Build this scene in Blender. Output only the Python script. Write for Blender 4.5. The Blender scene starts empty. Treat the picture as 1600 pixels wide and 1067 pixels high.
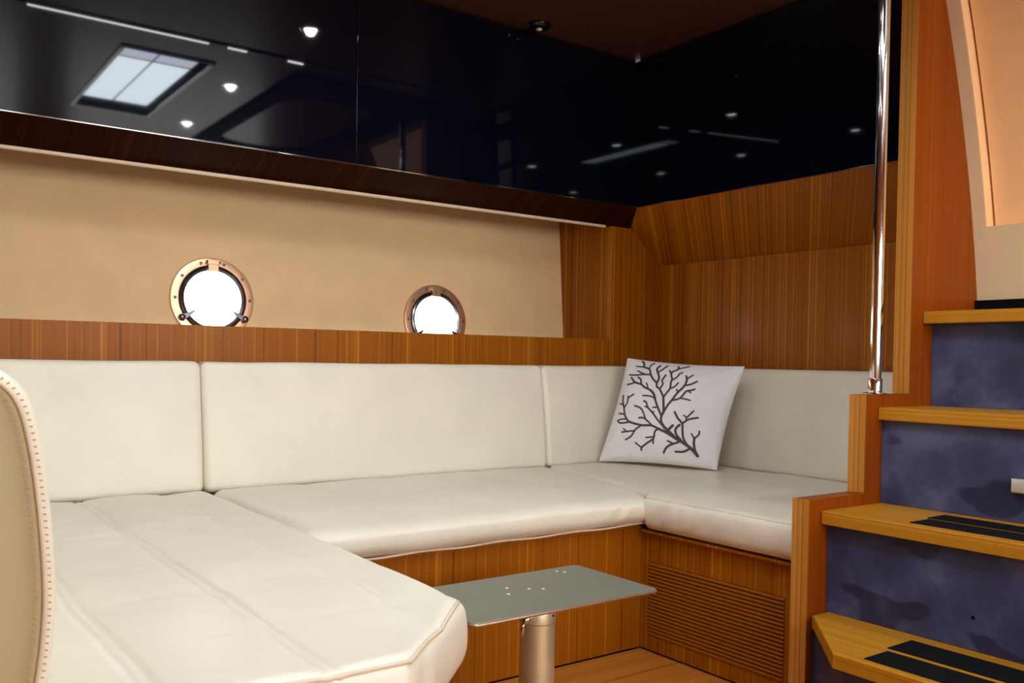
import bpy, bmesh, math, random
from mathutils import Vector, Matrix, noise

random.seed(7)
scene = bpy.context.scene
COL = scene.collection
PI = math.pi
ZC = 1.94            # ceiling height
HATCH = (0.80, 1.11, 0.48, 1.43)   # x0, x1, y0, y1 of the roof hatch

# ------------------------------------------------------------------ camera
yaw, pitch, roll = math.radians(36.017), math.radians(-1.312), math.radians(0.900)
fw = Vector((math.sin(yaw) * math.cos(pitch), math.cos(yaw) * math.cos(pitch), math.sin(pitch)))
r0 = Vector((math.cos(yaw), -math.sin(yaw), 0)); u0 = r0.cross(fw)
rt = r0 * math.cos(roll) + u0 * math.sin(roll); up = u0 * math.cos(roll) - r0 * math.sin(roll)
cd = bpy.data.cameras.new('camera'); cam = bpy.data.objects.new('camera', cd); COL.objects.link(cam)
cd.sensor_width = 36; cd.lens = 1414.2 / 1600 * 36; cd.shift_y = (594.2 - 533.5) / 1600; cd.clip_start = 0.02
m = Matrix((rt, up, -fw)).transposed().to_4x4(); m.translation = Vector((0, 0, 0.82)); cam.matrix_world = m
scene.camera = cam

# ------------------------------------------------------------------ world, exposure, light levels
w = bpy.data.worlds.new('world'); scene.world = w; w.use_nodes = True
w.node_tree.nodes['Background'].inputs[0].default_value = (0.9, 0.95, 1.0, 1)
w.node_tree.nodes['Background'].inputs[1].default_value = 0.6
scene.view_settings.view_transform = 'Standard'; scene.view_settings.look = 'None'
scene.view_settings.exposure = 0.10; scene.view_settings.gamma = 1.0
scene.view_settings.use_curve_mapping = False
HATCH_E = 18.0       # daylight through the roof hatch
PORT_E = 9.0         # daylight through the portholes
FILL_WIN_E = 11.5          # added fill light from unseen windows behind the camera
SPOT_W = 8.0         # each ceiling downlight
LENS_E = 90.0

# ------------------------------------------------------------------ materials
def srgb(r, g, b):
    f = lambda c: (c / 255 / 12.92) if c / 255 <= 0.04045 else ((c / 255 + 0.055) / 1.055) ** 2.4
    return (f(r), f(g), f(b), 1)

def base_mat(name, rough=0.5, metal=0.0, color=(0.8, 0.8, 0.8, 1), spec=0.5, coat=0.0):
    mt = bpy.data.materials.new(name); mt.use_nodes = True
    b = mt.node_tree.nodes['Principled BSDF']
    b.inputs['Base Color'].default_value = color
    b.inputs['Roughness'].default_value = rough
    b.inputs['Metallic'].default_value = metal
    b.inputs['Specular IOR Level'].default_value = spec
    b.inputs['Coat Weight'].default_value = coat
    b.inputs['Coat Roughness'].default_value = 0.12
    return mt, mt.node_tree.nodes, mt.node_tree.links, b

def tex_coord(nd, lk, scale, rot=(0, 0, 0), turn=0.0):
    tc = nd.new('ShaderNodeTexCoord'); mp = nd.new('ShaderNodeMapping')
    mp.inputs['Scale'].default_value = scale; mp.inputs['Rotation'].default_value = rot
    if turn:      # grain laid at an angle: turn first, then stretch
        m0 = nd.new('ShaderNodeMapping'); m0.inputs['Rotation'].default_value = (0, 0, turn)
        lk.new(tc.outputs['Object'], m0.inputs['Vector']); lk.new(m0.outputs['Vector'], mp.inputs['Vector'])
    else:
        lk.new(tc.outputs['Object'], mp.inputs['Vector'])
    return mp.outputs['Vector']

def noise_n(nd, lk, vec, scale, detail=3, rough=0.55):
    n = nd.new('ShaderNodeTexNoise'); n.inputs['Scale'].default_value = scale
    n.inputs['Detail'].default_value = detail; n.inputs['Roughness'].default_value = rough
    lk.new(vec, n.inputs['Vector']); return n.outputs['Fac']

def ramp(nd, lk, fac, stops):
    r = nd.new('ShaderNodeValToRGB'); e = r.color_ramp.elements
    while len(e) < len(stops): e.new(0.5)
    for k, (p, c) in enumerate(stops): e[k].position = p; e[k].color = c
    lk.new(fac, r.inputs['Fac']); return r.outputs['Color']

def wood(name, scale, dark, mid, light, rough=0.42, coat=0.03, broad=0.14, spec=0.2, turn=0.0):
    """striped veneer: grain runs along the axes with a small scale"""
    mt, nd, lk, b = base_mat(name, rough, coat=coat, spec=spec)
    v1 = tex_coord(nd, lk, scale, turn=turn)
    n1 = noise_n(nd, lk, v1, 1.0, 4, 0.66)
    v2 = tex_coord(nd, lk, tuple(s * broad for s in scale), turn=turn)
    n2 = noise_n(nd, lk, v2, 1.0, 3)
    mx = nd.new('ShaderNodeMath'); mx.operation = 'MULTIPLY_ADD'; mx.inputs[1].default_value = 0.35
    lk.new(n2, mx.inputs[0])
    m2 = nd.new('ShaderNodeMath'); m2.operation = 'MULTIPLY'; m2.inputs[1].default_value = 0.65
    lk.new(n1, m2.inputs[0]); lk.new(m2.outputs[0], mx.inputs[2])
    c = ramp(nd, lk, mx.outputs[0], [(0.385, dark), (0.455, mid), (0.53, mid), (0.60, light)])
    lk.new(c, b.inputs['Base Color'])
    return mt

def leather(name, color, rough=0.34, bump=0.22):
    mt, nd, lk, b = base_mat(name, rough, spec=0.45)
    v = tex_coord(nd, lk, (1, 1, 1))
    n = noise_n(nd, lk, v, 5.0, 3)
    c2 = tuple(x * 0.93 for x in color[:3]) + (1,)
    lk.new(ramp(nd, lk, n, [(0.35, c2), (0.65, color)]), b.inputs['Base Color'])
    n2 = noise_n(nd, lk, v, 420.0, 2)
    n3 = noise_n(nd, lk, v, 14.0, 2)
    ad = nd.new('ShaderNodeMath'); ad.operation = 'MULTIPLY_ADD'; ad.inputs[1].default_value = 4.0
    lk.new(n3, ad.inputs[0]); lk.new(n2, ad.inputs[2])
    bp = nd.new('ShaderNodeBump'); bp.inputs['Strength'].default_value = bump; bp.inputs['Distance'].default_value = 0.0015
    lk.new(ad.outputs[0], bp.inputs['Height']); lk.new(bp.outputs['Normal'], b.inputs['Normal'])
    return mt

def emit(name, color, strength):
    mt = bpy.data.materials.new(name); mt.use_nodes = True; nd = mt.node_tree.nodes
    nd.remove(nd['Principled BSDF']); e = nd.new('ShaderNodeEmission')
    e.inputs[0].default_value = color; e.inputs[1].default_value = strength
    mt.node_tree.links.new(e.outputs[0], nd['Material Output'].inputs[0]); return mt

def plain(name, color, rough=0.5, metal=0.0, spec=0.5, bump=0.0, bscale=200.0, coat=0.0):
    mt, nd, lk, b = base_mat(name, rough, metal, color, spec, coat)
    v = tex_coord(nd, lk, (1, 1, 1)); n = noise_n(nd, lk, v, 9.0, 3)
    c2 = tuple(x * 0.94 for x in color[:3]) + (1,)
    lk.new(ramp(nd, lk, n, [(0.35, c2), (0.65, color)]), b.inputs['Base Color'])
    if bump:
        n2 = noise_n(nd, lk, v, bscale, 2)
        bp = nd.new('ShaderNodeBump'); bp.inputs['Strength'].default_value = bump; bp.inputs['Distance'].default_value = 0.001
        lk.new(n2, bp.inputs['Height']); lk.new(bp.outputs['Normal'], b.inputs['Normal'])
    return mt

M = {}
WD = (srgb(82, 38, 2), srgb(148, 82, 4), srgb(194, 122, 24))
M['wood_v'] = wood('veneer_upright_x', (105, 0.02, 0.02), *WD)          # upright grain on faces that run along x
M['wood_vy'] = wood('veneer_upright_y', (0.02, 105, 0.02), *WD)         # upright grain on faces that run along y
M['wood_corner'] = wood('veneer_upright_corner', (105, 105, 0.02), *WD)
M['wood_slope'] = wood('veneer_bias', (0.02, 118, 0.02), *WD, turn=math.radians(-36.0))
M['wood_x'] = wood('veneer_along', (0.03, 0.03, 120), *WD)
M['wood_tread'] = wood('teak_tread', (60, 0.03, 60), srgb(140, 88, 16), srgb(180, 122, 28), srgb(204, 146, 46), rough=0.4)
M['wood_edge'] = wood('laminated_edge', (0.02, 130, 0.02), srgb(132, 80, 24), srgb(186, 124, 48), srgb(222, 164, 78), rough=0.35)
M['wood_dark'] = wood('dark_veneer', (105, 0.02, 0.02), srgb(22, 7, 1), srgb(42, 14, 2), srgb(62, 26, 5), rough=0.65, spec=0.04, coat=0.0)  # valance veneer, shade of its downward face put into the colour
M['wood_orange'] = wood('orange_veneer', (90, 0.02, 0.02), srgb(104, 46, 1), srgb(136, 62, 1), srgb(158, 80, 8), rough=0.42, spec=0.15)
M['floor'] = wood('teak_floor', (0.5, 30, 30), srgb(136, 74, 20), srgb(178, 108, 38), srgb(202, 132, 54), rough=0.4)
M['ceiling'] = plain('brown_headliner', srgb(80, 44, 34), 0.3, coat=0.1)
M['leather'] = leather('cream_leather', srgb(235, 229, 211))
M['leather_tan'] = leather('tan_leather_end', srgb(184, 170, 130), 0.5, 0.07)  # cream leather with the end's shade darkened into its colour
M['piping'] = plain('leather_piping', srgb(224, 208, 184), 0.45)
M['stitch'] = plain('stitch_thread', srgb(186, 164, 126), 0.8)
M['liner'] = plain('hull_liner', srgb(253, 218, 168), 0.75, spec=0.2, bump=0.1)
M['cream'] = plain('cream_moulding', srgb(232, 210, 170), 0.55)
M['peach'] = plain('peach_shade', srgb(255, 206, 150), 0.6)
M['black'] = plain('black_lacquer', (0.0016, 0.0024, 0.0070, 1), 0.035, spec=0.5)
M['gap'] = plain('dark_gap', (0.004, 0.003, 0.003, 1), 0.8, spec=0.1)
M['chrome'] = plain('polished_steel', (0.78, 0.78, 0.79, 1), 0.07, metal=1.0)
M['brushed'] = plain('satin_aluminium', srgb(232, 216, 182), 0.4, metal=0.65)
M['plate'] = plain('grey_plate', srgb(142, 146, 130), 0.38, metal=0.45)
M['rubber'] = plain('grip_rubber', srgb(9, 9, 13), 0.8, spec=0.15, bump=0.5, bscale=500)
M['day'] = emit('daylight_glass', (1.0, 1.0, 1.0, 1), PORT_E)
M['hatch_sky'] = emit('hatch_sky', (0.75, 0.82, 1.0, 1), HATCH_E * 0.62)
M['hatch_blind'] = emit('hatch_blind', (0.80, 0.92, 1.0, 1), HATCH_E)
M['window_day'] = emit('saloon_window_day', (1.0, 0.98, 0.94, 1), FILL_WIN_E)
M['lens'] = emit('downlight_lens', (1.0, 0.96, 0.9, 1), LENS_E)
M['cotton'] = plain('white_cotton', srgb(243, 243, 246), 0.85, spec=0.2, bump=0.25, bscale=600)
M['print'] = plain('coral_print', srgb(84, 78, 86), 0.85, spec=0.2)
M['gunmetal'] = plain('dark_steel', srgb(128, 128, 138), 0.25, metal=1.0)
M['rim'] = plain('warm_steel_rim', srgb(240, 196, 158), 0.3, metal=0.8)  # peach reflection of the cabin tinted into the steel
M['plate_edge'] = plain('plate_edge', srgb(190, 160, 138), 0.32, metal=0.8)  # brownish reflection tinted into the edge metal
M['led'] = emit('light_strip', (1.0, 0.98, 0.95, 1), 14.0)  # emissive, shows as a bright line in the black doors
M['strip'] = plain('valance_strip', srgb(236, 214, 184), 0.5)

def riser_mat():
    mt, nd, lk, b = base_mat('scuffed_blue_riser', 0.5, spec=0.4)
    v = tex_coord(nd, lk, (1, 1, 1))
    a = ramp(nd, lk, noise_n(nd, lk, v, 5.0, 5, 0.6), [(0.36, srgb(44, 48, 76)), (0.5, srgb(60, 66, 100)), (0.62, srgb(84, 90, 122))])
    v2 = tex_coord(nd, lk, (1, 0.8, 1.3), (0.6, 0, 0))
    bl = ramp(nd, lk, noise_n(nd, lk, v2, 7.0, 2, 0.4), [(0.62, (1, 1, 1, 1)), (0.65, (0.5, 0.42, 0.5, 1))])
    mx = nd.new('ShaderNodeMix'); mx.data_type = 'RGBA'; mx.blend_type = 'MULTIPLY'; mx.inputs['Factor'].default_value = 1
    lk.new(a, mx.inputs['A']); lk.new(bl, mx.inputs['B']); lk.new(mx.outputs['Result'], b.inputs['Base Color'])
    return mt
M['riser'] = riser_mat()

# ------------------------------------------------------------------ helpers
def tag(o, label=None, cat=None, group=None, kind=None):
    if label: o['label'] = label
    if cat: o['category'] = cat
    if group: o['group'] = group
    if kind: o['kind'] = kind
    return o

def empty(name, loc, label=None, cat=None, group=None, kind=None, parent=None):
    o = bpy.data.objects.new(name, None); COL.objects.link(o); o.location = loc; o.empty_display_size = 0.05
    if parent: o.parent = parent
    return tag(o, label, cat, group, kind)

def world_loc(o):
    v = Vector((0, 0, 0))
    while o is not None: v += o.location; o = o.parent
    return v

def link(name, bm, mat, parent=None, smooth=False, bevel=0.0, seg=2, origin=None):
    """links a bmesh given in world coordinates as one mesh object"""
    bmesh.ops.recalc_face_normals(bm, faces=bm.faces[:])
    me = bpy.data.meshes.new(name); o = bpy.data.objects.new(name, me); COL.objects.link(o)
    off = world_loc(parent) if parent else Vector((0, 0, 0))
    if origin is not None: o.location = Vector(origin) - off
    elif parent: pass
    sh = off + (o.location if origin is not None else Vector((0, 0, 0)))
    for v in bm.verts: v.co -= sh
    bm.to_mesh(me); bm.free()
    me.materials.append(mat if not isinstance(mat, str) else M[mat])
    if smooth:
        for p in me.polygons: p.use_smooth = True
    if smooth == 'split':
        md = o.modifiers.new('split', 'EDGE_SPLIT'); md.split_angle = 0.6
    if parent: o.parent = parent
    if bevel:
        md = o.modifiers.new('bevel', 'BEVEL'); md.width = bevel; md.segments = seg; md.limit_method = 'ANGLE'; md.angle_limit = 0.6
        for p in me.polygons: p.use_smooth = True
        md.harden_normals = True
    return o

def box(bm, lo, hi):
    x0, y0, z0 = lo; x1, y1, z1 = hi
    vs = [bm.verts.new(c) for c in ((x0,y0,z0),(x1,y0,z0),(x1,y1,z0),(x0,y1,z0),(x0,y0,z1),(x1,y0,z1),(x1,y1,z1),(x0,y1,z1))]
    for f in ((3,2,1,0),(4,5,6,7),(0,1,5,4),(1,2,6,5),(2,3,7,6),(3,0,4,7)): bm.faces.new([vs[i] for i in f])
    return bm

def boxes(*bs):
    bm = bmesh.new()
    for lo, hi in bs: box(bm, lo, hi)
    return bm

def prism(pts, axis, a, b, bm=None):
    """extrudes a 2D polygon along axis (0: pts=(y,z), 1: pts=(x,z), 2: pts=(x,y))"""
    bm = bm or bmesh.new()
    def P(p, t):
        return (t, p[0], p[1]) if axis == 0 else (p[0], t, p[1]) if axis == 1 else (p[0], p[1], t)
    A = [bm.verts.new(P(p, a)) for p in pts]; B = [bm.verts.new(P(p, b)) for p in pts]; n = len(pts)
    bm.faces.new(A); bm.faces.new(B[::-1])
    for i in range(n): bm.faces.new((A[i], B[i], B[(i + 1) % n], A[(i + 1) % n]))
    return bm

def tube(pts, r, seg=8, bm=None, closed=False):
    bm = bm or bmesh.new(); pts = [Vector(p) for p in pts]; n = len(pts); rings = []; ref = None
    for i, p in enumerate(pts):
        a = pts[(i - 1) % n] if (closed or i > 0) else p; b = pts[(i + 1) % n] if (closed or i < n - 1) else p
        t = (b - a).normalized()
        if ref is None: ref = Vector((0, 0, 1)) if abs(t.z) < 0.9 else Vector((1, 0, 0))
        s = t.cross(ref).normalized(); q = s.cross(t).normalized(); ref = q
        rr = r[i] if isinstance(r, (list, tuple)) else r
        rings.append([bm.verts.new(p + (s * math.cos(2 * PI * k / seg) + q * math.sin(2 * PI * k / seg)) * rr) for k in range(seg)])
    m_ = n if closed else n - 1
    for i in range(m_):
        A, B = rings[i], rings[(i + 1) % n]
        for k in range(seg): bm.faces.new((A[k], A[(k + 1) % seg], B[(k + 1) % seg], B[k]))
    if not closed: bm.faces.new(rings[0][::-1]); bm.faces.new(rings[-1])
    return bm

def lathe(prof, seg=32, loc=(0, 0, 0), axis='z', bm=None):
    """prof: (radius, height) pairs; axis z, or y for things facing -Y"""
    bm = bm or bmesh.new(); rings = []
    for r, h in prof:
        ring = []
        for k in range(seg):
            a = 2 * PI * k / seg; c = (r * math.cos(a), r * math.sin(a), h)
            if axis == 'y': c = (c[0], h, c[1])
            ring.append(bm.verts.new(Vector(c) + Vector(loc)))
        rings.append(ring)
    for A, B in zip(rings, rings[1:]):
        for k in range(seg): bm.faces.new((A[k], A[(k + 1) % seg], B[(k + 1) % seg], B[k]))
    if prof[0][0] > 1e-6: bm.faces.new(rings[0][::-1])
    if prof[-1][0] > 1e-6: bm.faces.new(rings[-1])
    bmesh.ops.remove_doubles(bm, verts=bm.verts[:], dist=1e-6)
    return bm

def axis_list(a, b, r, n, k=6):
    e = [r * (1 - math.cos(i / k * PI / 2)) for i in range(k)]
    mid = [a + r + (b - a - 2 * r) * i / n for i in range(n + 1)]
    return [a + x for x in e] + mid + [b - x for x in e[::-1]]

def pad(name, lo, hi, r, n, mat, parent=None, fn=None, origin=None):
    """rounded box with dense faces; fn(p) deforms it afterwards"""
    L = [axis_list(lo[i], hi[i], r, n[i]) for i in range(3)]; bm = bmesh.new(); cache = {}
    def V(i, j, k):
        key = (i, j, k)
        if key not in cache:
            p = Vector((L[0][i], L[1][j], L[2][k]))
            q = Vector([min(max(p[a], lo[a] + r), hi[a] - r) for a in range(3)]); d = p - q
            if d.length > 1e-9: p = q + d.normalized() * r
            cache[key] = bm.verts.new(fn(p) if fn else p)
        return cache[key]
    N = [len(x) - 1 for x in L]
    for i in range(N[0]):
        for j in range(N[1]):
            bm.faces.new((V(i,j,N[2]),V(i+1,j,N[2]),V(i+1,j+1,N[2]),V(i,j+1,N[2])))
            bm.faces.new((V(i,j,0),V(i,j+1,0),V(i+1,j+1,0),V(i+1,j,0)))
    for i in range(N[0]):
        for k in range(N[2]):
            bm.faces.new((V(i,0,k),V(i+1,0,k),V(i+1,0,k+1),V(i,0,k+1)))
            bm.faces.new((V(i,N[1],k),V(i,N[1],k+1),V(i+1,N[1],k+1),V(i+1,N[1],k)))
    for j in range(N[1]):
        for k in range(N[2]):
            bm.faces.new((V(0,j,k),V(0,j,k+1),V(0,j+1,k+1),V(0,j+1,k)))
            bm.faces.new((V(N[0],j,k),V(N[0],j+1,k),V(N[0],j+1,k+1),V(N[0],j,k+1)))
    return link(name, bm, mat, parent, smooth=True, origin=origin)

def g(x, s): return math.exp(-(x / s) ** 2)

# ------------------------------------------------------------------ planes of the room (metres; camera above the origin)
YB = 2.60      # wood plane on the hull side
XB = 2.617     # bulkhead
YC = 2.48      # face of the overhead cabinets
XC = 2.367     # face of the bulkhead lockers
ZK = 1.398     # underside of the overhead cabinets
YF, YS = 1.256, 1.299   # front and back of the stair stringer
def hull_y(z): return 2.885 + (z - 0.912) * (0.038 / 0.47)

# ------------------------------------------------------------------ structure
def struct(name, bm, mat, label=None, **k):
    return tag(link(name, bm, mat, **k), label, None, None, 'structure')

struct('floor', boxes(((-1.0, -2.0, -0.05), (3.3, 3.0, 0.0))), 'floor', 'warm teak cabin floor')

# ceiling with an opening for the roof hatch
hx0, hx1, hy0, hy1 = HATCH
struct('ceiling', boxes(((-1.0, -2.0, ZC), (hx0, 3.0, ZC + 0.04)), ((hx1, -2.0, ZC), (3.3, 3.0, ZC + 0.04)),
                        ((hx0, -2.0, ZC), (hx1, hy0, ZC + 0.04)), ((hx0, hy1, ZC), (hx1, 3.0, ZC + 0.04))), 'ceiling', 'dark brown glossy cabin ceiling')

# hull side wall with two round openings
PORTS = [(0.920, 0.996), (1.742, 0.960)]; RH = 0.108
def hull_wall():
    bm = bmesh.new(); P = lambda x, z: bm.verts.new((x, hull_y(z), z))
    def quad(x0, x1, z0, z1): bm.faces.new((P(x0, z0), P(x1, z0), P(x1, z1), P(x0, z1)))
    h = 0.17; xs = [-1.0]
    for cx, cz in PORTS: xs += [cx - h, cx + h]
    xs.append(2.40)
    for i in range(0, len(xs) - 1, 2): quad(xs[i], xs[i + 1], 0.3, 1.6)
    for cx, cz in PORTS:
        quad(cx - h, cx + h, 0.3, cz - h); quad(cx - h, cx + h, cz + h, 1.6)
        n = 48; ins, out = [], []
        for k in range(n):
            a = 2 * PI * k / n; c, s = math.cos(a), math.sin(a); q = h / max(abs(c), abs(s))
            ins.append(P(cx + RH * c, cz + RH * s)); out.append(P(cx + q * c, cz + q * s))
        for k in range(n): bm.faces.new((ins[k], ins[(k + 1) % n], out[(k + 1) % n], out[k]))
    bmesh.ops.remove_doubles(bm, verts=bm.verts[:], dist=1e-5)
    return struct('wall_back', bm, 'liner', 'cream lined hull side behind the shelf')
hull_wall()

# niche end panel: the upright wood face at the corner and the side of the niche
struct('trim_1', boxes(((2.354, YB, 0.795), (XB, 2.99, 1.42))), 'wood_corner', 'upright wood panel closing the end of the shelf niche', bevel=0.003)
# sloping valance under the overhead cabinets and its pale edge strip
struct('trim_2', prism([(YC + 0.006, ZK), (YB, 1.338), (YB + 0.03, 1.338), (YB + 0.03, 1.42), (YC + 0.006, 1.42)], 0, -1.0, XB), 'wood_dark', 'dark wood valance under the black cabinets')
struct('trim_3', boxes(((-1.0, YB - 0.006, 1.3290), (2.318, YB + 0.008, 1.3385))), 'strip', 'pale edge strip along the bottom of the valance', bevel=0.003)

# bulkhead: lower veneer panel and sloping panel above the fold
wr = empty('wall_right', (XB, 1.9, 0), 'veneered bulkhead behind the corner seat', kind='structure')
link('lower_panel', boxes(((XB, YS, 0.0), (XB + 0.03, YB + 0.3, 1.2045))), 'wood_vy', wr)
link('sloping_panel', prism([(XB + 0.002, 1.2065), (XC + 0.012, ZK - 0.004), (XC + 0.012, ZK + 0.03), (XB + 0.03, ZK + 0.03), (XB + 0.03, 1.2065)], 1, YS, YB + 0.02), 'wood_slope', wr)

# the sides of the cabin the camera does not look at
struct('wall_left', boxes(((-1.04, -2.0, 0), (-1.0, 3.0, ZC))), 'wood_v')
struct('wall_front', boxes(((-1.0, -2.04, 0), (3.3, -2.0, 0.85)), ((-1.0, -2.04, 1.55), (3.3, -2.0, ZC)),
                           ((-1.0, -2.04, 0.85), (-0.4, -2.0, 1.55)), ((0.9, -2.04, 0.85), (1.2, -2.0, 1.55)), ((2.6, -2.04, 0.85), (3.3, -2.0, 1.55))), 'liner')
for k, (a, b) in enumerate(((-0.4, 0.9), (1.2, 2.6))):
    wn = empty('window_%d' % (k + 3), ((a + b) / 2, -2.02, 0.85), kind='structure')  # added window, unseen; its glowing pane fills the cabin with light
    link('pane', boxes(((a, -2.03, 0.85), (b, -2.025, 1.55))), 'window_day', wn)
    link('frame', boxes(((a - .03, -2.0, 0.82), (b + .03, -1.985, 0.86)), ((a - .03, -2.0, 1.54), (b + .03, -1.985, 1.58)),
                        ((a - .03, -2.0, 0.86), (a + .01, -1.985, 1.54)), ((b - .01, -2.0, 0.86), (b + .03, -1.985, 1.54))), 'wood_x', wn, bevel=0.003)
struct('wall_end', boxes(((3.26, -2.0, 0), (3.3, 0.56, ZC)), ((2.65, 0.52, 0), (3.3, 0.56, ZC))), 'wood_v')

# ------------------------------------------------------------------ companionway side: curved cream moulding with a recessed peach shade
def comp_x(z):     # front face of the curved moulding
    t = (z - 1.0)
    return 2.476 - 0.135 * t - 0.165 * t * t
def curved(y0, y1, z0, z1, dx0, dx1, n=18):
    pts = [(comp_x(z0 + (z1 - z0) * i / n) + dx0, z0 + (z1 - z0) * i / n) for i in range(n + 1)]
    pts += [(comp_x(z0 + (z1 - z0) * i / n) + dx1, z0 + (z1 - z0) * i / n) for i in range(n, -1, -1)]
    return prism(pts, 1, y0, y1)
hw = empty('wall_companionway', (2.5, 0.9, 1.0), 'curved cream moulding at the top of the stairs', kind='structure')
link('side_band', curved(1.221, YF, 1.194, ZC, 0, 0.075), 'cream', hw, smooth=False)
link('lower_band', curved(0.56, YF, 1.0, 1.194, 0, 0.075, 6), 'cream', hw)
link('reveal', curved(1.2195, 1.2212, 1.1935, ZC, 0.001, 0.05), 'peach', hw)
link('shade_gap', curved(0.56, 1.2195, 1.194, ZC, 0.052, 0.06), 'gap', hw)
link('shade_panel', curved(0.56, 1.2135, 1.198, ZC, 0.036, 0.05), 'peach', hw)
link('black_kick', boxes(((2.462, 0.56, 0.955), (2.55, YF, 1.0))), 'gap', hw)

# ------------------------------------------------------------------ portholes
def porthole(n, cx, cz, label):
    cy = hull_y(cz); t = math.atan2(0.038, 0.47)
    root = empty('window_%d' % n, (cx, cy, cz), label, kind='structure'); root.rotation_euler = (-t, 0, 0)
    def L(name, bm, mat, **k):
        bmesh.ops.recalc_face_normals(bm, faces=bm.faces[:])
        me = bpy.data.meshes.new(name); o = bpy.data.objects.new(name, me); COL.objects.link(o); bm.to_mesh(me); bm.free()
        me.materials.append(M[mat]); o.parent = k.get('parent', root)
        for p in me.polygons: p.use_smooth = k.get('smooth', True)
        if k.get('sharp', True):
            md = o.modifiers.new('bevel', 'BEVEL'); md.width = 0.0015; md.segments = 2; md.harden_normals = True
        return o
    # closed ring profile (radius, y), facing -Y
    def ring(prof, mat, name):
        bm = bmesh.new(); seg = 64; rings = []
        for r, h in prof: rings.append([bm.verts.new((r * math.cos(2 * PI * k / seg), h, r * math.sin(2 * PI * k / seg))) for k in range(seg)])
        for A, B in zip(rings, rings[1:] + rings[:1]):
            for k in range(seg): bm.faces.new((A[k], A[(k + 1) % seg], B[(k + 1) % seg], B[k]))
        o = L(name, bm, mat, sharp=False); md = o.modifiers.new('split', 'EDGE_SPLIT'); md.split_angle = 0.5
        return o
    ring([(0.132, 0.0), (0.1325, -0.005), (0.1305, -0.0085), (0.128, -0.009), (0.108, -0.009), (0.1055, -0.007), (0.104, 0.002), (0.104, 0.035), (0.107, 0.035)], 'rim', 'flange')
    ring([(0.1045, -0.004), (0.1035, -0.012), (0.0985, -0.0145), (0.0910, -0.011), (0.0880, -0.002), (0.0880, 0.012), (0.1045, 0.012)], 'gunmetal', 'hinged_frame')
    L('glass', lathe([(0.0001, 0.008), (0.0890, 0.008), (0.0890, 0.011), (0.0001, 0.011)], 48, axis='y'), 'day', sharp=False)
    hg = L('hinge', boxes(((-0.018, -0.022, 0.109), (0.018, -0.006, 0.124))), 'rim')
    L('hinge_tab', boxes(((-0.0165, -0.021, 0.087), (0.0165, -0.0135, 0.110))), 'rim', parent=hg)
    L('hinge_pin', lathe([(0.0045, -0.021), (0.0045, 0.021)], 12, bm=None) if False else tube([(-0.023, -0.017, 0.1165), (0.023, -0.017, 0.1165)], 0.0048, 12), 'chrome', parent=hg, sharp=False)
    for k in range(10):
        a = math.radians(72 - 36 * k + 36); r = 0.1175
        if abs(math.cos(a)) < 0.2 and math.sin(a) > 0: continue
        L('screw', lathe([(0.0046, -0.0088), (0.0046, -0.0106), (0.0030, -0.0118), (0.0001, -0.0118)], 12, (r * math.cos(a), 0, r * math.sin(a)), 'y'), 'gunmetal', sharp=False)
    for s in (-1, 1):
        bx, bz = s * 0.099, -0.062
        lt = L('latch', lathe([(0.011, -0.006), (0.011, -0.020), (0.0085, -0.024), (0.0001, -0.025)], 20, (bx, 0, bz), 'y'), 'gunmetal', sharp=False)
        wing = prism([(bx + s * 0.004, bz - 0.012), (bx - s * 0.020, bz + 0.001), (bx - s * 0.040, bz + 0.020), (bx - s * 0.036, bz + 0.024), (bx - s * 0.014, bz + 0.014), (bx + s * 0.006, bz + 0.010)], 1, -0.022, -0.014)
        L('latch_wing', wing, 'gunmetal', parent=lt)
    L('knob', lathe([(0.0085, -0.004), (0.0085, -0.012), (0.006, -0.016), (0.0001, -0.016)], 16, (0.012, 0, -0.098), 'y'), 'gunmetal', sharp=False)
porthole(1, *PORTS[0], 'larger looking round porthole with polished rim, above the left end of the shelf')
porthole(2, *PORTS[1], 'round porthole with dark polished rim, nearer the corner panel')

# ------------------------------------------------------------------ overhead cabinets
def overhead(x0, x1, label, xd=None):
    t = empty('overhead_cabinet', ((x0 + x1) / 2, YC, ZK), label, 'cabinet', 'black overhead cabinets')
    link('carcass', boxes(((x0, YC + 0.020, ZK + 0.003), (x1, 2.9, ZC - 0.001))), 'gap', t)
    link('door', boxes(((x0 + 0.0008, YC, ZK), ((xd or x1) - 0.0008, YC + 0.019, ZC - 0.012))), 'black', t, bevel=0.0015)
    link('bottom_edge', boxes(((x0 + 0.001, YC + 0.001, ZK - 0.003), (x1 - 0.001, YC + 0.018, ZK - 0.0003))), 'chrome', t)
overhead(-1.0, 1.213, 'black lacquered overhead cabinet mirroring the roof hatch, above the porthole shelf')
overhead(1.213, XC + 0.0, 'black lacquered overhead cabinet next to the corner, above the porthole shelf', XC + 0.012)
bc = empty('bulkhead_locker', (XC, 1.9, ZK), 'black lacquered locker on the bulkhead, between the corner and the steel pole', 'cabinet')
lean = 0.020
link('door', prism([(XC, ZK), (XC - lean, ZC - 0.012), (XC - lean + 0.018, ZC - 0.012), (XC + 0.018, ZK)], 1, YS + 0.002, YC - 0.0008), 'black', bc)
link('carcass', prism([(XC + 0.020, ZK + 0.003), (XC + 0.002, ZC - 0.001), (XB + 0.03, ZC - 0.001), (XB + 0.03, ZK + 0.003)], 1, YS + 0.002, YC - 0.001), 'gap', bc)
link('bottom_edge', boxes(((XC + 0.001, YS + 0.002, ZK - 0.003), (XC + 0.017, YC, ZK - 0.0003))), 'chrome', bc)

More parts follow.
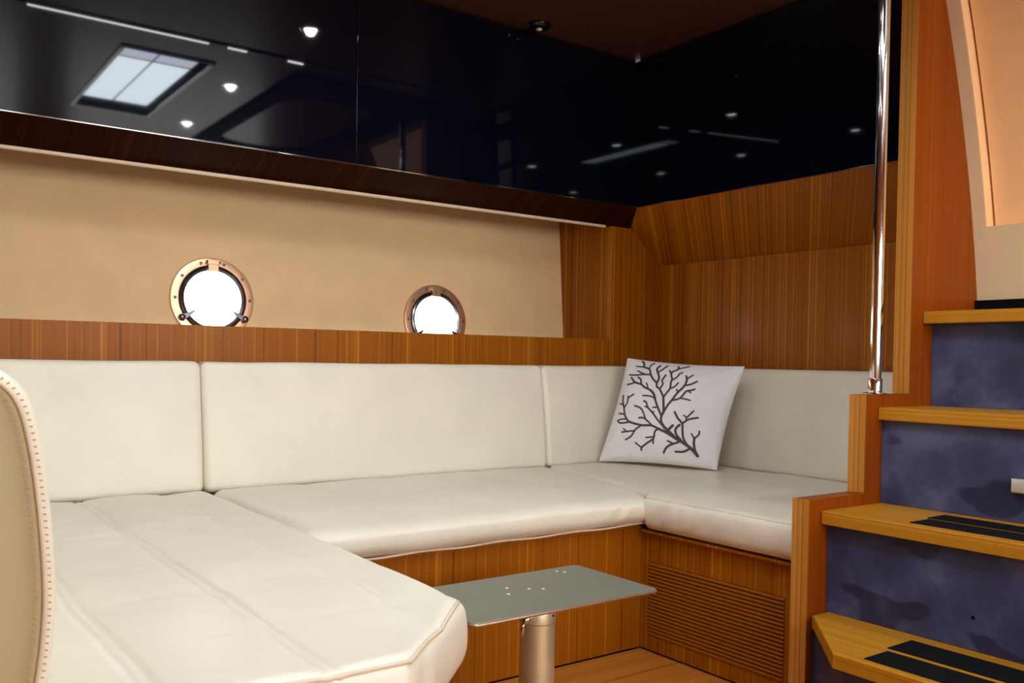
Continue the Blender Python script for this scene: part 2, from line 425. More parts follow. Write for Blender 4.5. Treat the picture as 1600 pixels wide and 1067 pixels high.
# ------------------------------------------------------------------ shelf below the portholes
sh = empty('shelf', (0.7, YB, 0.795), 'long striped wood shelf front running under the two portholes', 'shelf')
link('fascia', boxes(((-1.0, YB, 0.50), (2.3535, YB + 0.022, 0.9035))), 'wood_v', sh, bevel=0.002)
link('shelf_board', boxes(((-1.0, YB + 0.022, 0.875), (2.3535, 2.8795, 0.897))), 'wood_x', sh)
struct('trim_4', boxes(((2.354, YB + 0.0006, 0.0), (XB - 0.0006, YB + 0.03, 0.795))), 'wood_v', 'wood wall panel below the niche end panel')

# ------------------------------------------------------------------ settee bases
sb = empty('settee_base', (1.3, 1.857, 0), 'striped wood seat base under the long middle seat, behind the table', 'seat base')
link('front_panel', boxes(((0.72, 1.857, 0.006), (1.817, 1.877, 0.352))), 'wood_v', sb, bevel=0.0015)
link('plinth', boxes(((0.72, 1.862, 0.0), (1.812, 1.877, 0.006))), 'gap', sb)
link('seat_board', boxes(((0.80, 1.850, 0.352), (1.798, 2.59, 0.360))), 'wood_v', sb, bevel=0.001)
vb = empty('settee_base', (1.818, 1.6, 0), 'wood seat base with a slatted vent grille, beside the stairs', 'seat base')
vy0, vy1, vz0, vz1 = 1.365, 1.831, 0.050, 0.256
link('front_panel', boxes(((1.818, YS + 0.001, vz1), (1.838, 1.876, 0.340)), ((1.818, YS + 0.001, 0.006), (1.838, 1.876, vz0)),
                          ((1.818, YS + 0.001, vz0), (1.838, vy0, vz1)), ((1.818, vy1, vz0), (1.838, 1.876, vz1))), 'wood_vy', vb)
link('plinth', boxes(((1.824, YS + 0.001, 0), (1.838, 1.87, 0.006))), 'gap', vb)
link('grille_backing', boxes(((1.836, vy0, vz0), (1.842, vy1, vz1))), 'gap', vb)
link('seat_board', boxes(((1.80, YS + 0.002, 0.340), (2.59, 2.59, 0.346))), 'wood_vy', vb)
NS = 20; pitch_ = (vz1 - vz0) / NS; sm = None
for k in range(NS):
    z = vz0 + pitch_ * (k + 0.5)
    if sm is None:
        s0 = link('slat', prism([(1.8145, z - 0.0030), (1.8145, z + 0.0012), (1.818, z + 0.0030), (1.836, z + 0.0058), (1.836, z + 0.0015)], 1, vy0 + 0.0005, vy1 - 0.0005), 'slat' if 'slat' in M else 'wood_x', vb, origin=(1.818, 1.6, z)); sm = s0
    else:
        c = s0.copy(); COL.objects.link(c); c.parent = vb; c.location = s0.location + Vector((0, 0, pitch_ * k))
lb = empty('settee_base', (0.42, 1.6, 0), 'wood base under the large left seat wing', 'seat base')
link('front_panel', boxes(((0.16, 1.10, 0.012), (0.70, 1.12, 0.308)), ((0.68, 1.12, 0.012), (0.70, 1.857, 0.308)), ((0.16, 1.12, 0.012), (0.18, 2.50, 0.308))), 'wood_v', lb)
link('seat_board', boxes(((0.12, 1.08, 0.308), (0.715, 2.59, 0.316))), 'wood_x', lb)

# ------------------------------------------------------------------ cushions
def fbm(x, y, z): return noise.noise(Vector((x, y, z)))
ZS = 0.452
# left wing seat with chamfered end
WX0, WX1, WY0, WY1 = 0.152, 0.785, 0.965, 2.492
def wing_xmax(y):
    return min(WX1 - 0.02 * max(0, (1.9 - y)), y - 0.412)
def wing_fn(p):
    x, y, z = p
    xm = 0.40; xx = wing_xmax(y)
    if x > xm: x = xm + (x - xm) * (xx - xm) / (WX1 - xm)
    y += 0.055 * max(0, 0.55 - x) * max(0, 1 - (y - WY0) / 0.3)
    if z > 0.40:                       # top: puff, seams, soft cross folds
        tp = min(1, (z - 0.40) / 0.045)
        ed = min(1.0, max(0, (y - WY0) / 0.12), max(0, (xx - x) / 0.12) if y > 1.25 else 1.0)
        h = 0.0
        for sx in (0.262, 0.455, 0.665):
            d = x - sx - 0.004 * fbm(y * 4, sx * 9, 0)
            h -= (0.0045 if sx != 0.665 else 0.0022) * (g(d - 0.0075, 0.0045) + g(d + 0.0075, 0.0045)) + 0.0035 * g(d, 0.04)
        for k, sy in enumerate((1.20, 1.44, 1.68, 1.92, 2.16)):
            d = y - sy - 0.010 * math.sin(x * 11 + k) - 0.01 * fbm(x * 6, sy, 3)
            h -= 0.0011 * g(d, 0.010) + 0.0014 * g(d, 0.035)
        h += 0.005 * fbm(x * 5, y * 5, 1) + 0.0050 * fbm(x * 13 + y * 4, y * 15, 5) * g(y - 1.9, 0.32)
        z += tp * h * (0.35 + 0.65 * ed)
    side = min(1, max(0, (ZS - z) / 0.02)) * math.sin(PI * min(1, max(0, (z - 0.318) / 0.134)))
    if y < 1.25 or x > 0.70:           # bulging side
        y -= 0.010 * side * max(0, 1 - (y - WY0) / 0.10)
        if x > 0.6: x += 0.012 * side * min(1, max(0, (x - (xx - 0.03)) / 0.02))
    if z < 0.37 : 
        k = (0.37 - z) / 0.05; y += 0.02 * k * k * max(0, 1 - (y - WY0) / 0.1)
        if x > xx - 0.05: x -= 0.022 * k * k
    return Vector((x, y, z))
wing = pad('seat_cushion', (WX0, WY0, 0.318), (WX1, WY1, ZS), 0.028, (110, 190, 8), 'leather', fn=wing_fn, origin=(0.45, 1.7, 0.334))
tag(wing, 'large cream leather seat cushion of the left wing, with chamfered piped end', 'cushion', 'settee seat cushions')
# raised piped seam round the end of the wing
def wing_edge(e):
    pts = [wing_fn(Vector((0.18 + (WX1 - 0.0082 - 0.18) * i / 40, WY0 + e, ZS - e))) for i in range(41)]
    pts += [wing_fn(Vector((WX1 - e, WY0 + 0.012 + 0.20 * i / 20, ZS - e))) for i in range(21)]
    out = [pts[0]]
    for p in pts[1:]:
        if (p - out[-1]).length > 0.004: out.append(p)
    return out
link('piping', tube(wing_edge(0.0078), 0.0032, 8), 'piping', wing, smooth=True)

# middle seat
def seam_x(y): return 1.832 + 0.215 * max(0, y - 1.85)
MX0, MX1, MY0 = 0.789, 1.84, 1.828
def mid_fn(p):
    x, y, z = p
    t = (x - MX0) / (MX1 - MX0); x = MX0 + t * (seam_x(y) - MX0 - 0.002)
    f = max(0, 1 - (y - MY0) / 0.16)
    if z > 0.41:
        tp = min(1, (z - 0.41) / 0.04); h = 0.004 * fbm(x * 4, y * 5, 2)
        for k, sx in enumerate((1.06, 1.36, 1.66)):
            h -= 0.0025 * g(x - sx - 0.02 * math.sin(y * 9 + k), 0.03)
        h -= 0.018 * f * f
        z += tp * h
    s = math.sin(PI * min(1, max(0, (z - 0.36) / 0.092)))
    y -= f * s * (0.012 + 0.004 * fbm(x * 9, 0, z * 5))
    near = g(x - 1.72, 0.12)
    y += f * s * 0.012 * near * fbm((x - 0.6 * (z - 0.4)) * 26, z * 4, 2)
    z += 0.004 * f * fbm(x * 5, 3, 0) * (1 if z < 0.38 else 0)
    return Vector((x, y, z))
mid = pad('seat_cushion', (MX0, MY0, 0.362), (MX1, 2.493, ZS), 0.030, (130, 50, 8), 'leather', fn=mid_fn, origin=(1.3, 2.1, 0.362))
tag(mid, 'long cream leather seat cushion in the middle, below the portholes', 'cushion', 'settee seat cushions')
link('piping', tube([(0.80 + (1.815 - 0.80) * i / 40, MY0 + 0.010, 0.3635 + 0.0015 * math.sin(i * 0.7)) for i in range(41)], 0.003, 8), 'piping', mid, smooth=True)

# right seat
RX0, RX1 = 1.793, 2.519
def right_fn(p):
    x, y, z = p
    k = min(1, max(0, (y - 1.82) / 0.04)); x0 = RX0 * (1 - k) + (seam_x(y) + 0.002) * k
    f = max(0, 1 - (x - RX0) / 0.16) * (1 - k)
    t = (x - RX0) / (RX1 - RX0); x = x0 + t * (RX1 - x0)
    if z > 0.41:
        tp = min(1, (z - 0.41) / 0.04)
        z += tp * (0.0035 * fbm(x * 5, y * 5, 7) - 0.008 * f * f - 0.002 * g(y - 1.62 - 0.02 * math.sin(x * 8), 0.03))
    s = math.sin(PI * min(1, max(0, (z - 0.36) / 0.092)))
    x -= f * s * (0.010 + 0.003 * fbm(y * 9, 1, z * 6))
    near = g(y - 1.72, 0.11) + 0.4 * g(y - 1.5, 0.06)
    x += f * s * 0.013 * near * fbm((y + 0.55 * (z - 0.4)) * 28, z * 4, 4)
    return Vector((x, y, z))
right = pad('seat_cushion', (RX0, YS + 0.004, 0.350), (RX1, 2.493, ZS), 0.022, (50, 130, 8), 'leather', fn=right_fn, origin=(2.2, 1.9, 0.362))
tag(right, 'cream leather seat cushion under the coral pillow, ending at the stairs', 'cushion', 'settee seat cushions')
link('piping', tube([(RX0 + 0.0035, 1.325 + (1.825 - 1.325) * i / 30, ZS - 0.0135) for i in range(31)], 0.0024, 8), 'piping', right, smooth=True)

# back cushions of the long side
def back_fn(yb, yf, dtop):
    def fn(p):
        x, y, z = p
        t = (yb - y) / (yb - yf); h = (z - 0.45) / 0.35
        y = yb - t * (yb - yf - dtop * max(0, h))
        y -= 0.006 * t * math.sin(PI * min(1, max(0, h))) + t * 0.003 * fbm(x * 4, 0, z * 5)
        z += 0.002 * fbm(x * 5, 1, 9)
        return Vector((x, y, z))
    return fn
def back_cushion(x0, x1, label):
    o = pad('back_cushion', (x0, 2.490, 0.440), (x1, 2.5975, 0.801), 0.020, (max(12, int((x1 - x0) * 60)), 4, 26), 'leather', fn=back_fn(2.5975, 2.490, 0.045), origin=((x0 + x1) / 2, 2.55, 0.44))
    tag(o, label, 'cushion', 'settee back cushions')
    return o
back_cushion(0.13, 0.7765, 'cream leather back cushion at the left, beneath the larger porthole')
back_cushion(0.7775, 1.9735, 'wide cream leather back cushion in the middle of the long side')
back_cushion(1.9745, 2.545, 'cream leather back cushion partly hidden behind the coral pillow')
def bulk_fn(p):
    x, y, z = p
    xb, xf = 2.6145, 2.520; t = (xb - x) / (xb - xf); h = (z - 0.45) / 0.35
    x = xb - t * (xb - xf - 0.040 * max(0, h))
    x -= t * 0.005 * math.sin(PI * min(1, max(0, h))) + t * 0.003 * fbm(y * 4, 2, z * 5)
    return Vector((x, y, z))
o = pad('back_cushion', (2.520, YS + 0.003, 0.440), (2.6145, 2.478, 0.8005), 0.020, (4, 70, 26), 'leather', fn=bulk_fn, origin=(2.56, 1.9, 0.44))
tag(o, 'cream leather back cushion against the wood bulkhead, right of the coral pillow', 'cushion', 'settee back cushions')

# near back cushion of the left wing, its stitched end towards the camera
prof_front = [(0.120, 0.3180), (0.142, 0.345), (0.146, 0.400), (0.150, 0.455), (0.158, 0.495), (0.163, 0.540), (0.1645, 0.585), (0.1615, 0.640), (0.156, 0.695), (0.150, 0.735), (0.142, 0.768), (0.130, 0.790), (0.110, 0.806), (0.085, 0.816), (0.055, 0.822), (0.020, 0.823), (-0.005, 0.816), (-0.016, 0.800), (-0.020, 0.770)]
prof_front += [(-0.022, 0.6), (-0.02, 0.318)]
def smooth_poly(pts, n=4):
    out = []; N = len(pts)
    for i in range(N):
        p0, p1, p2, p3 = (Vector(pts[(i + k) % N]) for k in (-1, 0, 1, 2))
        for j in range(n):
            t = j / n
            out.append(0.5 * ((2 * p1) + (-p0 + p2) * t + (2 * p0 - 5 * p1 + 4 * p2 - p3) * t * t + (-p0 + 3 * p1 - 3 * p2 + p3) * t ** 3))
    return out
PF = smooth_poly(prof_front, 3); PC = Vector((0.07, 0.62))
def inset_poly(pts, d):
    N = len(pts); out = []
    for i in range(N):
        t = (pts[(i + 1) % N] - pts[i - 1]).normalized(); n_ = Vector((-t.y, t.x)) 
        out.append(pts[i] + n_ * d)
    return out
def near_back():
    bm = bmesh.new(); Y0, Y1, R = 0.992, 2.47, 0.013
    layers = []
    K = 8
    for k in range(K + 1):
        a = PI / 2 * k / K
        layers.append((Y0 + R * (1 - math.sin(a)), R * (1 - math.cos(a))))
    layers = layers[::-1]
    seq = [(Y0 - 0.001, R + 0.004), (Y0 + 0.003, R + 0.012), (Y0 + 0.002, R + 0.03)][::-1] + layers
    for i in range(1, 25): seq.append((Y0 + R + (Y1 - Y0 - R) * i / 24, 0.0))
    rings = []
    for y, d in seq:
        rings.append([bm.verts.new((q.x, y + 0.003 * fbm(q.x * 8, q.y * 8, 0) * (1 if d > 0.02 else 0), q.y)) for q in inset_poly(PF, d)])
    N = len(PF)
    for A, B in zip(rings, rings[1:]):
        for k in range(N): bm.faces.new((A[k], A[(k + 1) % N], B[(k + 1) % N], B[k]))
    bm.faces.new(rings[0]); bm.faces.new(rings[-1][::-1])
    o = link('back_cushion', bm, 'leather', smooth=True, origin=(0.07, 1.7, 0.318))
    tag(o, 'cream leather back cushion at the left picture edge, stitched end facing the viewer', 'cushion', 'settee back cushions')
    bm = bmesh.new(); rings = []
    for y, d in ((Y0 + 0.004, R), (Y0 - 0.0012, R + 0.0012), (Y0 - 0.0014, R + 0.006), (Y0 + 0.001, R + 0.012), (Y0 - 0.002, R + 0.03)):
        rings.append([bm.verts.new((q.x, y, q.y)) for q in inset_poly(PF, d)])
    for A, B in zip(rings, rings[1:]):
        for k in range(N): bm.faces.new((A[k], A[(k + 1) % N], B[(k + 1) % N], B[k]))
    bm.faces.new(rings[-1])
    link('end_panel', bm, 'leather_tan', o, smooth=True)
    pip = inset_poly(PF, R - 0.001)
    link('piping', tube([(q.x, Y0 - 0.0015, q.y) for q in pip], 0.0027, 8, closed=True), 'piping', o, smooth=True)
    bm = bmesh.new()
    for d, yy in ((R + 0.0070, Y0 - 0.0016), (R - 0.0055, Y0 + 0.0012)):
        loop = inset_poly(PF, d); acc = 0
        for i in range(len(loop)):
            a, b = loop[i], loop[(i + 1) % len(loop)]; seg = (b - a).length
            while acc < seg:
                p = a + (b - a) * (acc / max(seg, 1e-6)); t = (b - a).normalized(); n_ = Vector((-t.y, t.x))
                c0 = p - n_ * 0.0017 - t * 0.0004; c1 = p + n_ * 0.0017 + t * 0.0004
                tube([(c0.x, yy, c0.y), (c1.x, yy, c1.y)], 0.0009, 5, bm)
                acc += 0.0068
            acc -= seg
    tag(link('stitching', bm, 'stitch', o), kind='stuff')
near_back()

# ------------------------------------------------------------------ pillow with coral print
PBL, PBR = Vector((2.186, 2.462, 0.458)), Vector((2.363, 2.064, 0.458))
PTL, PTR = Vector((2.312, 2.455, 0.831)), Vector((2.474, 2.047, 0.808))
PN = (PBR - PBL).cross(PTL - PBL).normalized()
if PN.x > 0: PN = -PN
def pillow_pt(u, v, side):
    pin = 0.045
    uu = u * (1 - pin * (1 - v * v) * abs(u)); vv = v * (1 - pin * (1 - u * u) * abs(v))
    a, b = (uu + 1) / 2, (vv + 1) / 2
    p = PBL * (1 - a) * (1 - b) + PBR * a * (1 - b) + PTL * (1 - a) * b + PTR * a * b
    e = max(0, (1 - u * u)) * max(0, (1 - v * v))
    t = 0.062 * e ** 0.5
    edge = max(abs(u), abs(v)); f = e ** 0.35
    t += f * 0.006 * noise.noise(Vector((u * 2.2, v * 2.2, side * 3)))
    for cu, cv, k in ((-1, -1, 1.0), (1, -1, 0.8), (1, 1, 0.6), (-1, 1, 0.5)):     # creases fanning out of the corners
        du, dv = u - cu, v - cv; r = math.hypot(du, dv); a_ = math.atan2(dv * -cv, du * -cu)
        t += f * 0.0055 * k * math.sin(a_ * 13 + cu) * g(r - 0.38, 0.30)
    t += f * 0.0045 * g(edge - 0.9, 0.12) * noise.noise(Vector((u * 9, v * 9, 4)))
    return p + PN * side * t
def pillow():
    bm = bmesh.new(); n = 44; G = {}
    ax = [math.sin(PI / 2 * (2 * i / n - 1)) for i in range(n + 1)]
    for s in (1, -1):
        for i in range(n + 1):
            for j in range(n + 1):
                if s == -1 and (i in (0, n) or j in (0, n)): G[s, i, j] = G[1, i, j]
                else: G[s, i, j] = bm.verts.new(pillow_pt(ax[i], ax[j], s))
        for i in range(n):
            for j in range(n):
                bm.faces.new((G[s, i, j], G[s, i + 1, j], G[s, i + 1, j + 1], G[s, i, j + 1]))
    o = link('throw_pillow', bm, 'cotton', smooth=True, origin=(2.30, 2.24, 0.458))
    tag(o, 'square white throw pillow with a grey coral branch print, propped in the corner', 'pillow')
    ang = [PBL, PBR, PTR, PTL, PBL]; pts = []
    for s0, s1 in (((-1, -1), (1, -1)), ((1, -1), (1, 1)), ((1, 1), (-1, 1)), ((-1, 1), (-1, -1))):
        for k in range(20): 
            t = k / 20; pts.append(pillow_pt(s0[0] + (s1[0] - s0[0]) * t, s0[1] + (s1[1] - s0[1]) * t, 1))
    link('seam', tube(pts, 0.0016, 6, closed=True), 'cotton', o, smooth=True)
    return o
pil = pillow()
CORAL = [  # polylines traced on the pillow front: (width, points)
 (22, [(942,868),(905,820),(850,775),(800,745),(755,700),(710,655)]), (17, [(715,660),(690,610),(695,570),(712,540),(715,480),(715,425)]),
 (15, [(715,430),(700,395),(680,360),(658,340),(655,310),(625,275),(605,235),(590,190),(545,170),(545,140),(525,120)]),
 (11, [(592,190),(600,160),(628,135)]), (11, [(545,170),(480,165)]), (11, [(605,238),(550,232),(495,205)]), (12, [(600,240),(550,238),(480,240),(420,235)]),
 (16, [(658,310),(674,270),(666,230),(655,190),(680,160)]), (12, [(668,218),(700,195),(735,160)]), (13, [(683,362),(706,320),(700,290),(728,245)]),
 (14, [(716,430),(745,390),(765,360),(770,310),(778,280),(770,240),(780,215),(815,195),(820,165)]), (12, [(772,236),(755,205)]), (11, [(815,192),(850,180),(900,165)]),
 (12, [(776,292),(815,265),(835,235),(856,225)]), (12, [(765,362),(800,345),(826,315)]),
 (15, [(710,545),(750,490),(785,450),(820,400),(860,355),(880,325),(890,285),(885,255)]), (11, [(890,282),(935,245)]), (13, [(868,338),(920,325),(965,300)]),
 (11, [(828,392),(815,370)]), (13, [(778,458),(840,440),(885,385),(920,375),(950,365)]), (10, [(895,378),(920,395)]), (11, [(838,440),(880,445),(916,455)]),
 (15, [(692,565),(670,510),(650,450),(635,400),(610,370),(560,345),(530,320),(475,300),(440,260)]), (18, [(650,450),(635,400),(608,370)]), (14, [(530,322),(525,280),(500,260)]), (12, [(475,300),(440,310),(400,313)]),
 (11, [(590,357),(575,310)]), (11, [(640,432),(600,415),(545,410)]), (11, [(662,506),(630,506)]),
 (13, [(702,648),(660,595),(625,545),(590,505),(575,465),(555,453)]), (11, [(590,507),(565,495)]), (11, [(612,535),(636,540)]),
 (18, [(800,748),(730,700),(660,665)]), (15, [(662,666),(610,640),(530,635),(430,605),(395,570),(380,530),(375,495),(360,440),(360,395)]),
 (12, [(375,492),(405,455),(415,420),(465,395)]), (11, [(405,455),(410,405)]), (10, [(365,467),(330,455)]), (11, [(388,545),(325,530)]),
 (12, [(430,606),(340,606),(312,582)]), (10, [(402,582),(350,578),(310,586)]), (13, [(530,637),(480,665),(440,715),(390,738)]),
 (12, [(472,675),(400,675),(355,676)]), (10, [(402,675),(370,650)]), (12, [(612,636),(570,595),(545,580),(512,580)]), (12, [(566,592),(550,540),(525,505),(475,485)]),
 (14, [(660,667),(635,690),(620,740),(560,775),(515,805),(513,822)]), (11, [(625,727),(560,730)]), (11, [(620,735),(615,778)]), (11, [(515,803),(470,765)]),
 (15, [(872,785),(850,735),(850,670),(850,630),(820,590),(800,545)]), (13, [(850,632),(900,600),(970,585)]), (10, [(882,610),(882,582),(865,570)]), (11, [(884,590),(940,535)]),
 (16, [(832,755),(800,710),(800,670),(832,640)]), (18, [(757,707),(745,680),(780,645)]),
 (17, [(938,855),(925,820),(925,770),(935,735)]), (12, [(933,738),(965,715),(975,685)]), (11, [(931,742),(915,705)]),
 (14, [(815,770),(740,795),(705,820),(685,848)]), (12, [(772,782),(730,760)]), (14, [(885,822),(840,840),(778,840)])]
QC = [(135, 865), (1060, 955), (1280, 165), (395, 95)]    # pillow corners on the traced sheet: BL BR TR TL
def sheet_uv(px, py):
    a, b = 0.5, 0.5
    for _ in range(12):
        f = [sum(q[i] * wgt for q, wgt in zip(QC, ((1-a)*(1-b), a*(1-b), a*b, (1-a)*b))) for i in (0, 1)]
        fa = [(QC[1][i]-QC[0][i])*(1-b) + (QC[2][i]-QC[3][i])*b for i in (0, 1)]
        fb = [(QC[3][i]-QC[0][i])*(1-a) + (QC[2][i]-QC[1][i])*a for i in (0, 1)]
        det = fa[0]*fb[1] - fa[1]*fb[0]; ex, ey = px - f[0], py - f[1]
        a += (ex*fb[1] - ey*fb[0]) / det; b += (fa[0]*ey - fa[1]*ex) / det
    u, v = 2*a - 1, 2*b - 1
    return min(max(u, -0.985), 0.985), min(max(v, -0.985), 0.985)
def coral():
    bm = bmesh.new()
    for wd, pl in CORAL:
        P = [Vector(p) for p in pl]; d = []
        for i in range(len(P) - 1):
            p0 = P[max(i - 1, 0)]; p1 = P[i]; p2 = P[i + 1]; p3 = P[min(i + 2, len(P) - 1)]
            for j in range(5):
                t = j / 5; d.append(0.5 * ((2*p1) + (-p0+p2)*t + (2*p0-5*p1+4*p2-p3)*t*t + (-p0+3*p1-3*p2+p3)*t**3))
        d.append(P[-1]); e = (d[-1] - d[-2]).normalized(); s = (d[0] - d[1]).normalized()
        hw_ = wd * 0.56
        d = [d[0] + s * hw_ * 0.9] + d + [d[-1] + e * hw_ * 0.9]
        prev = None
        for i, p in enumerate(d):
            t = (d[min(i + 1, len(d) - 1)] - d[max(i - 1, 0)]).normalized(); n_ = Vector((-t.y, t.x))
            k = hw_ * (0.45 if i in (0, len(d) - 1) else 1.0)
            row = []
            for sgn in (-1, 0, 1):
                u, v = sheet_uv(*(p + n_ * k * sgn)); row.append(bm.verts.new(pillow_pt(u, v, 1) + PN * 0.0011))
            if prev:
                for q in range(2): bm.faces.new((prev[q], prev[q + 1], row[q + 1], row[q]))
            prev = row
    o = link('coral_print', bm, 'print', pil, smooth=True); o['label'] = 'grey branching coral print'
coral()

# ------------------------------------------------------------------ table
PX0, PX1, PY0, PY1, PZ = 0.888, 1.348, 1.327, 1.590, 0.35
tb = empty('table', (1.118, 1.458, 0), 'low grey metal table plate on a round steel pedestal', 'table')
c_ = 0.012
outl = []
for (cx, cy, a0) in ((PX1 - c_, PY1 - c_, 0), (PX0 + c_, PY1 - c_, 90), (PX0 + c_, PY0 + c_, 180), (PX1 - c_, PY0 + c_, 270)):
    for k in range(5): a = math.radians(a0 + 22.5 * k); outl.append((cx + c_ * math.cos(a), cy + c_ * math.sin(a)))
link('table_plate', prism(outl, 2, PZ - 0.008, PZ), 'plate', tb, bevel=0.0015)
rim = [(x, y, PZ - 0.005) for x, y in outl]
link('edge_rim', tube(rim, 0.0032, 8, closed=True), 'plate_edge', tb, smooth=True)
for x, y in ((1.085, 1.50), (1.06, 1.46), (1.12, 1.47), (1.145, 1.455), (1.265, 1.56), (1.275, 1.545)):
    link('screw_head', lathe([(0.0036, PZ - 0.001), (0.0036, PZ + 0.0008), (0.0022, PZ + 0.0014), (0.0001, PZ + 0.0014)], 12, (x, y, 0)), 'strip', tb, smooth=True)  # pale material painted in for the glints on the screw heads
PCX, PCY = 1.134, 1.458
link('mounting_disc', lathe([(0.030, PZ - 0.034), (0.032, PZ - 0.012), (0.060, PZ - 0.012), (0.060, PZ - 0.008)], 40, (PCX, PCY, 0)), 'gap', tb, smooth=False)
ck = link('collar', lathe([(0.034, PZ - 0.066), (0.0376, PZ - 0.064), (0.0376, PZ - 0.034), (0.0365, PZ - 0.032), (0.030, PZ - 0.032)], 48, (PCX, PCY, 0)), 'brushed', tb, smooth='split')
cl = link('column', lathe([(0.0362, 0.012), (0.0362, PZ - 0.066)], 48, (PCX, PCY, 0)), 'brushed', tb, smooth='split')
link('floor_flange', lathe([(0.075, 0.0), (0.075, 0.006), (0.06, 0.012), (0.0365, 0.013)], 48, (PCX, PCY, 0)), 'brushed', tb, smooth='split')
hd = Vector((-0.80, -0.42, 0)).normalized(); b0 = Vector((PCX, PCY, PZ - 0.048)) + hd * 0.036
st = link('clamp_stub', tube([b0, b0 + hd * 0.008, b0 + hd * 0.009, b0 + hd * 0.022, b0 + hd * 0.023, b0 + hd * 0.030], [0.006, 0.006, 0.009, 0.009, 0.006, 0.006], 14), 'chrome', ck, smooth=True)
link('clamp_lever', tube([b0 + hd * 0.027 + Vector((0, 0, 0.004)), b0 + hd * 0.034 + Vector((0, 0, -0.012)), b0 + hd * 0.036 + Vector((0, 0, -0.030))], [0.005, 0.004, 0.0035], 10), 'chrome', ck, smooth=True)
for s in (0.5,):
    a = math.radians(-70); link('set_screw', tube([(PCX + 0.0372 * math.cos(a), PCY + 0.0372 * math.sin(a), PZ - 0.048), (PCX + 0.0386 * math.cos(a), PCY + 0.0386 * math.sin(a), PZ - 0.048)], 0.0026, 10), 'gap', ck)

# ------------------------------------------------------------------ staircase
stz = [0.248, 0.484, 0.718, 0.959]; TH = 0.031; YE = 0.56
sc = empty('staircase', (2.1, 0.95, 0), 'companionway stairs with teak treads, blue risers and stepped wood side', 'stairs')
# stepped side panel: veneer core plus laminated edge strips
stp = [(1.7525, 0), (1.7525, 0.5115), (1.9655, 0.5115), (1.9655, 0.7485), (2.151, 0.7485), (2.151, ZC), (XB + 0.03, ZC), (XB + 0.03, 0)]
sp = link('side_panel', prism(stp, 1, YF, YS), 'wood_orange', sc)
for k, (x, z0, z1) in enumerate(((1.7525, 0.0, 0.5115), (1.9655, 0.5115, 0.7485), (2.151, 0.7485, ZC))):
    link('edge_strip', boxes(((x - 0.003, YF - 0.0006, z0 + (0.0006 if k else 0)), (x, YS + 0.0006, z1))), 'wood_edge', sp)
# treads
fronts = [1.569, 1.797, 2.016, 2.2055]; backs = [1.822, 2.034, 2.252, 2.476]
strips = [[(1.590, 1.672), (1.690, 1.780)], [(1.829, 1.905), (1.918, 1.990)], [(2.13, 2.16), (2.17, 2.225)], []]
starts = [1.005, 1.055, 0.93, 0]
for k in range(4):
    x0, x1, z = fronts[k], backs[k] + 0.012, stz[k]
    pts = [(x0, YE), (x1, YE), (x1, YF - 0.0005), (x0, YF - 0.0005)]
    if k == 0: pts = [(x0, YE), (x1, YE), (x1, YF - 0.004), (1.765, YF - 0.004), (1.757, YF - 0.016), (x0, 1.063)]
    td = link('tread', prism(pts, 2, z - TH, z), 'wood_tread', sc, bevel=0.0025)
    for a, b in strips[k]:
        link('grip_strip', boxes(((a, YE + 0.03, z + 0.0002), (b, starts[k] + 0.012 * ((a - x0) / 0.1), z + 0.0016))), 'rubber', td)
for k in range(4):
    x = [1.640, 1.822, 2.034, 2.252][k]; z0 = 0.0 if k == 0 else stz[k - 1] + 0.0005; z1 = stz[k] - TH - 0.0005
    if k == 0:
        rz = link('riser', prism([(x, YE), (x + 0.02, YE), (1.83, YF - 0.03), (1.80, YF - 0.003), (1.772, YF - 0.003), (x, 1.085)], 2, z0, z1), 'riser', sc)
    else:
        rz = link('riser', boxes(((x, YE, z0), (x + 0.018, YF - 0.0006, z1))), 'riser', sc, bevel=0.001)
    if k == 2:
        lt = link('latch', boxes(((x - 0.014, 0.890, 0.549), (x + 0.001, 0.942, 0.583))), 'chrome', rz, bevel=0.003)
        lt['label'] = 'small chrome push latch'
    if k == 1:
        link('keyhole', tube([(x - 0.0008, 0.915, 0.315), (x + 0.002, 0.915, 0.315)], 0.004, 12), 'gap', rz)
link('outer_panel', prism([(1.7525, 0), (1.7525, 0.5115), (1.9655, 0.5115), (1.9655, 0.7485), (2.151, 0.7485), (2.151, 0.99), (2.6, 0.99), (2.6, 0)], 1, YE - 0.043, YE), 'wood_v', sc, bevel=0.002)

# ------------------------------------------------------------------ steel pole
gx, gy, gz = 2.036, 1.278, 0.749
gp = empty('grab_pole', (gx, gy, gz), 'polished steel grab pole rising from the stepped stair side to the ceiling', 'pole')
link('tube', lathe([(0.0145, gz + 0.005), (0.0145, ZC - 0.006)], 32, (gx, gy, 0)), 'chrome', gp, smooth='split')
link('collar', lathe([(0.0172, gz + 0.003), (0.0172, gz + 0.036), (0.0165, gz + 0.038), (0.0146, gz + 0.039)], 32, (gx, gy, 0)), 'chrome', gp, smooth='split')
link('base_flange', lathe([(0.0285, gz), (0.0285, gz + 0.002), (0.026, gz + 0.004), (0.0172, gz + 0.0045)], 32, (gx, gy, 0)), 'chrome', gp, smooth='split')
link('top_flange', lathe([(0.0172, ZC - 0.008), (0.026, ZC - 0.004), (0.026, ZC)], 32, (gx, gy, 0)), 'chrome', gp)

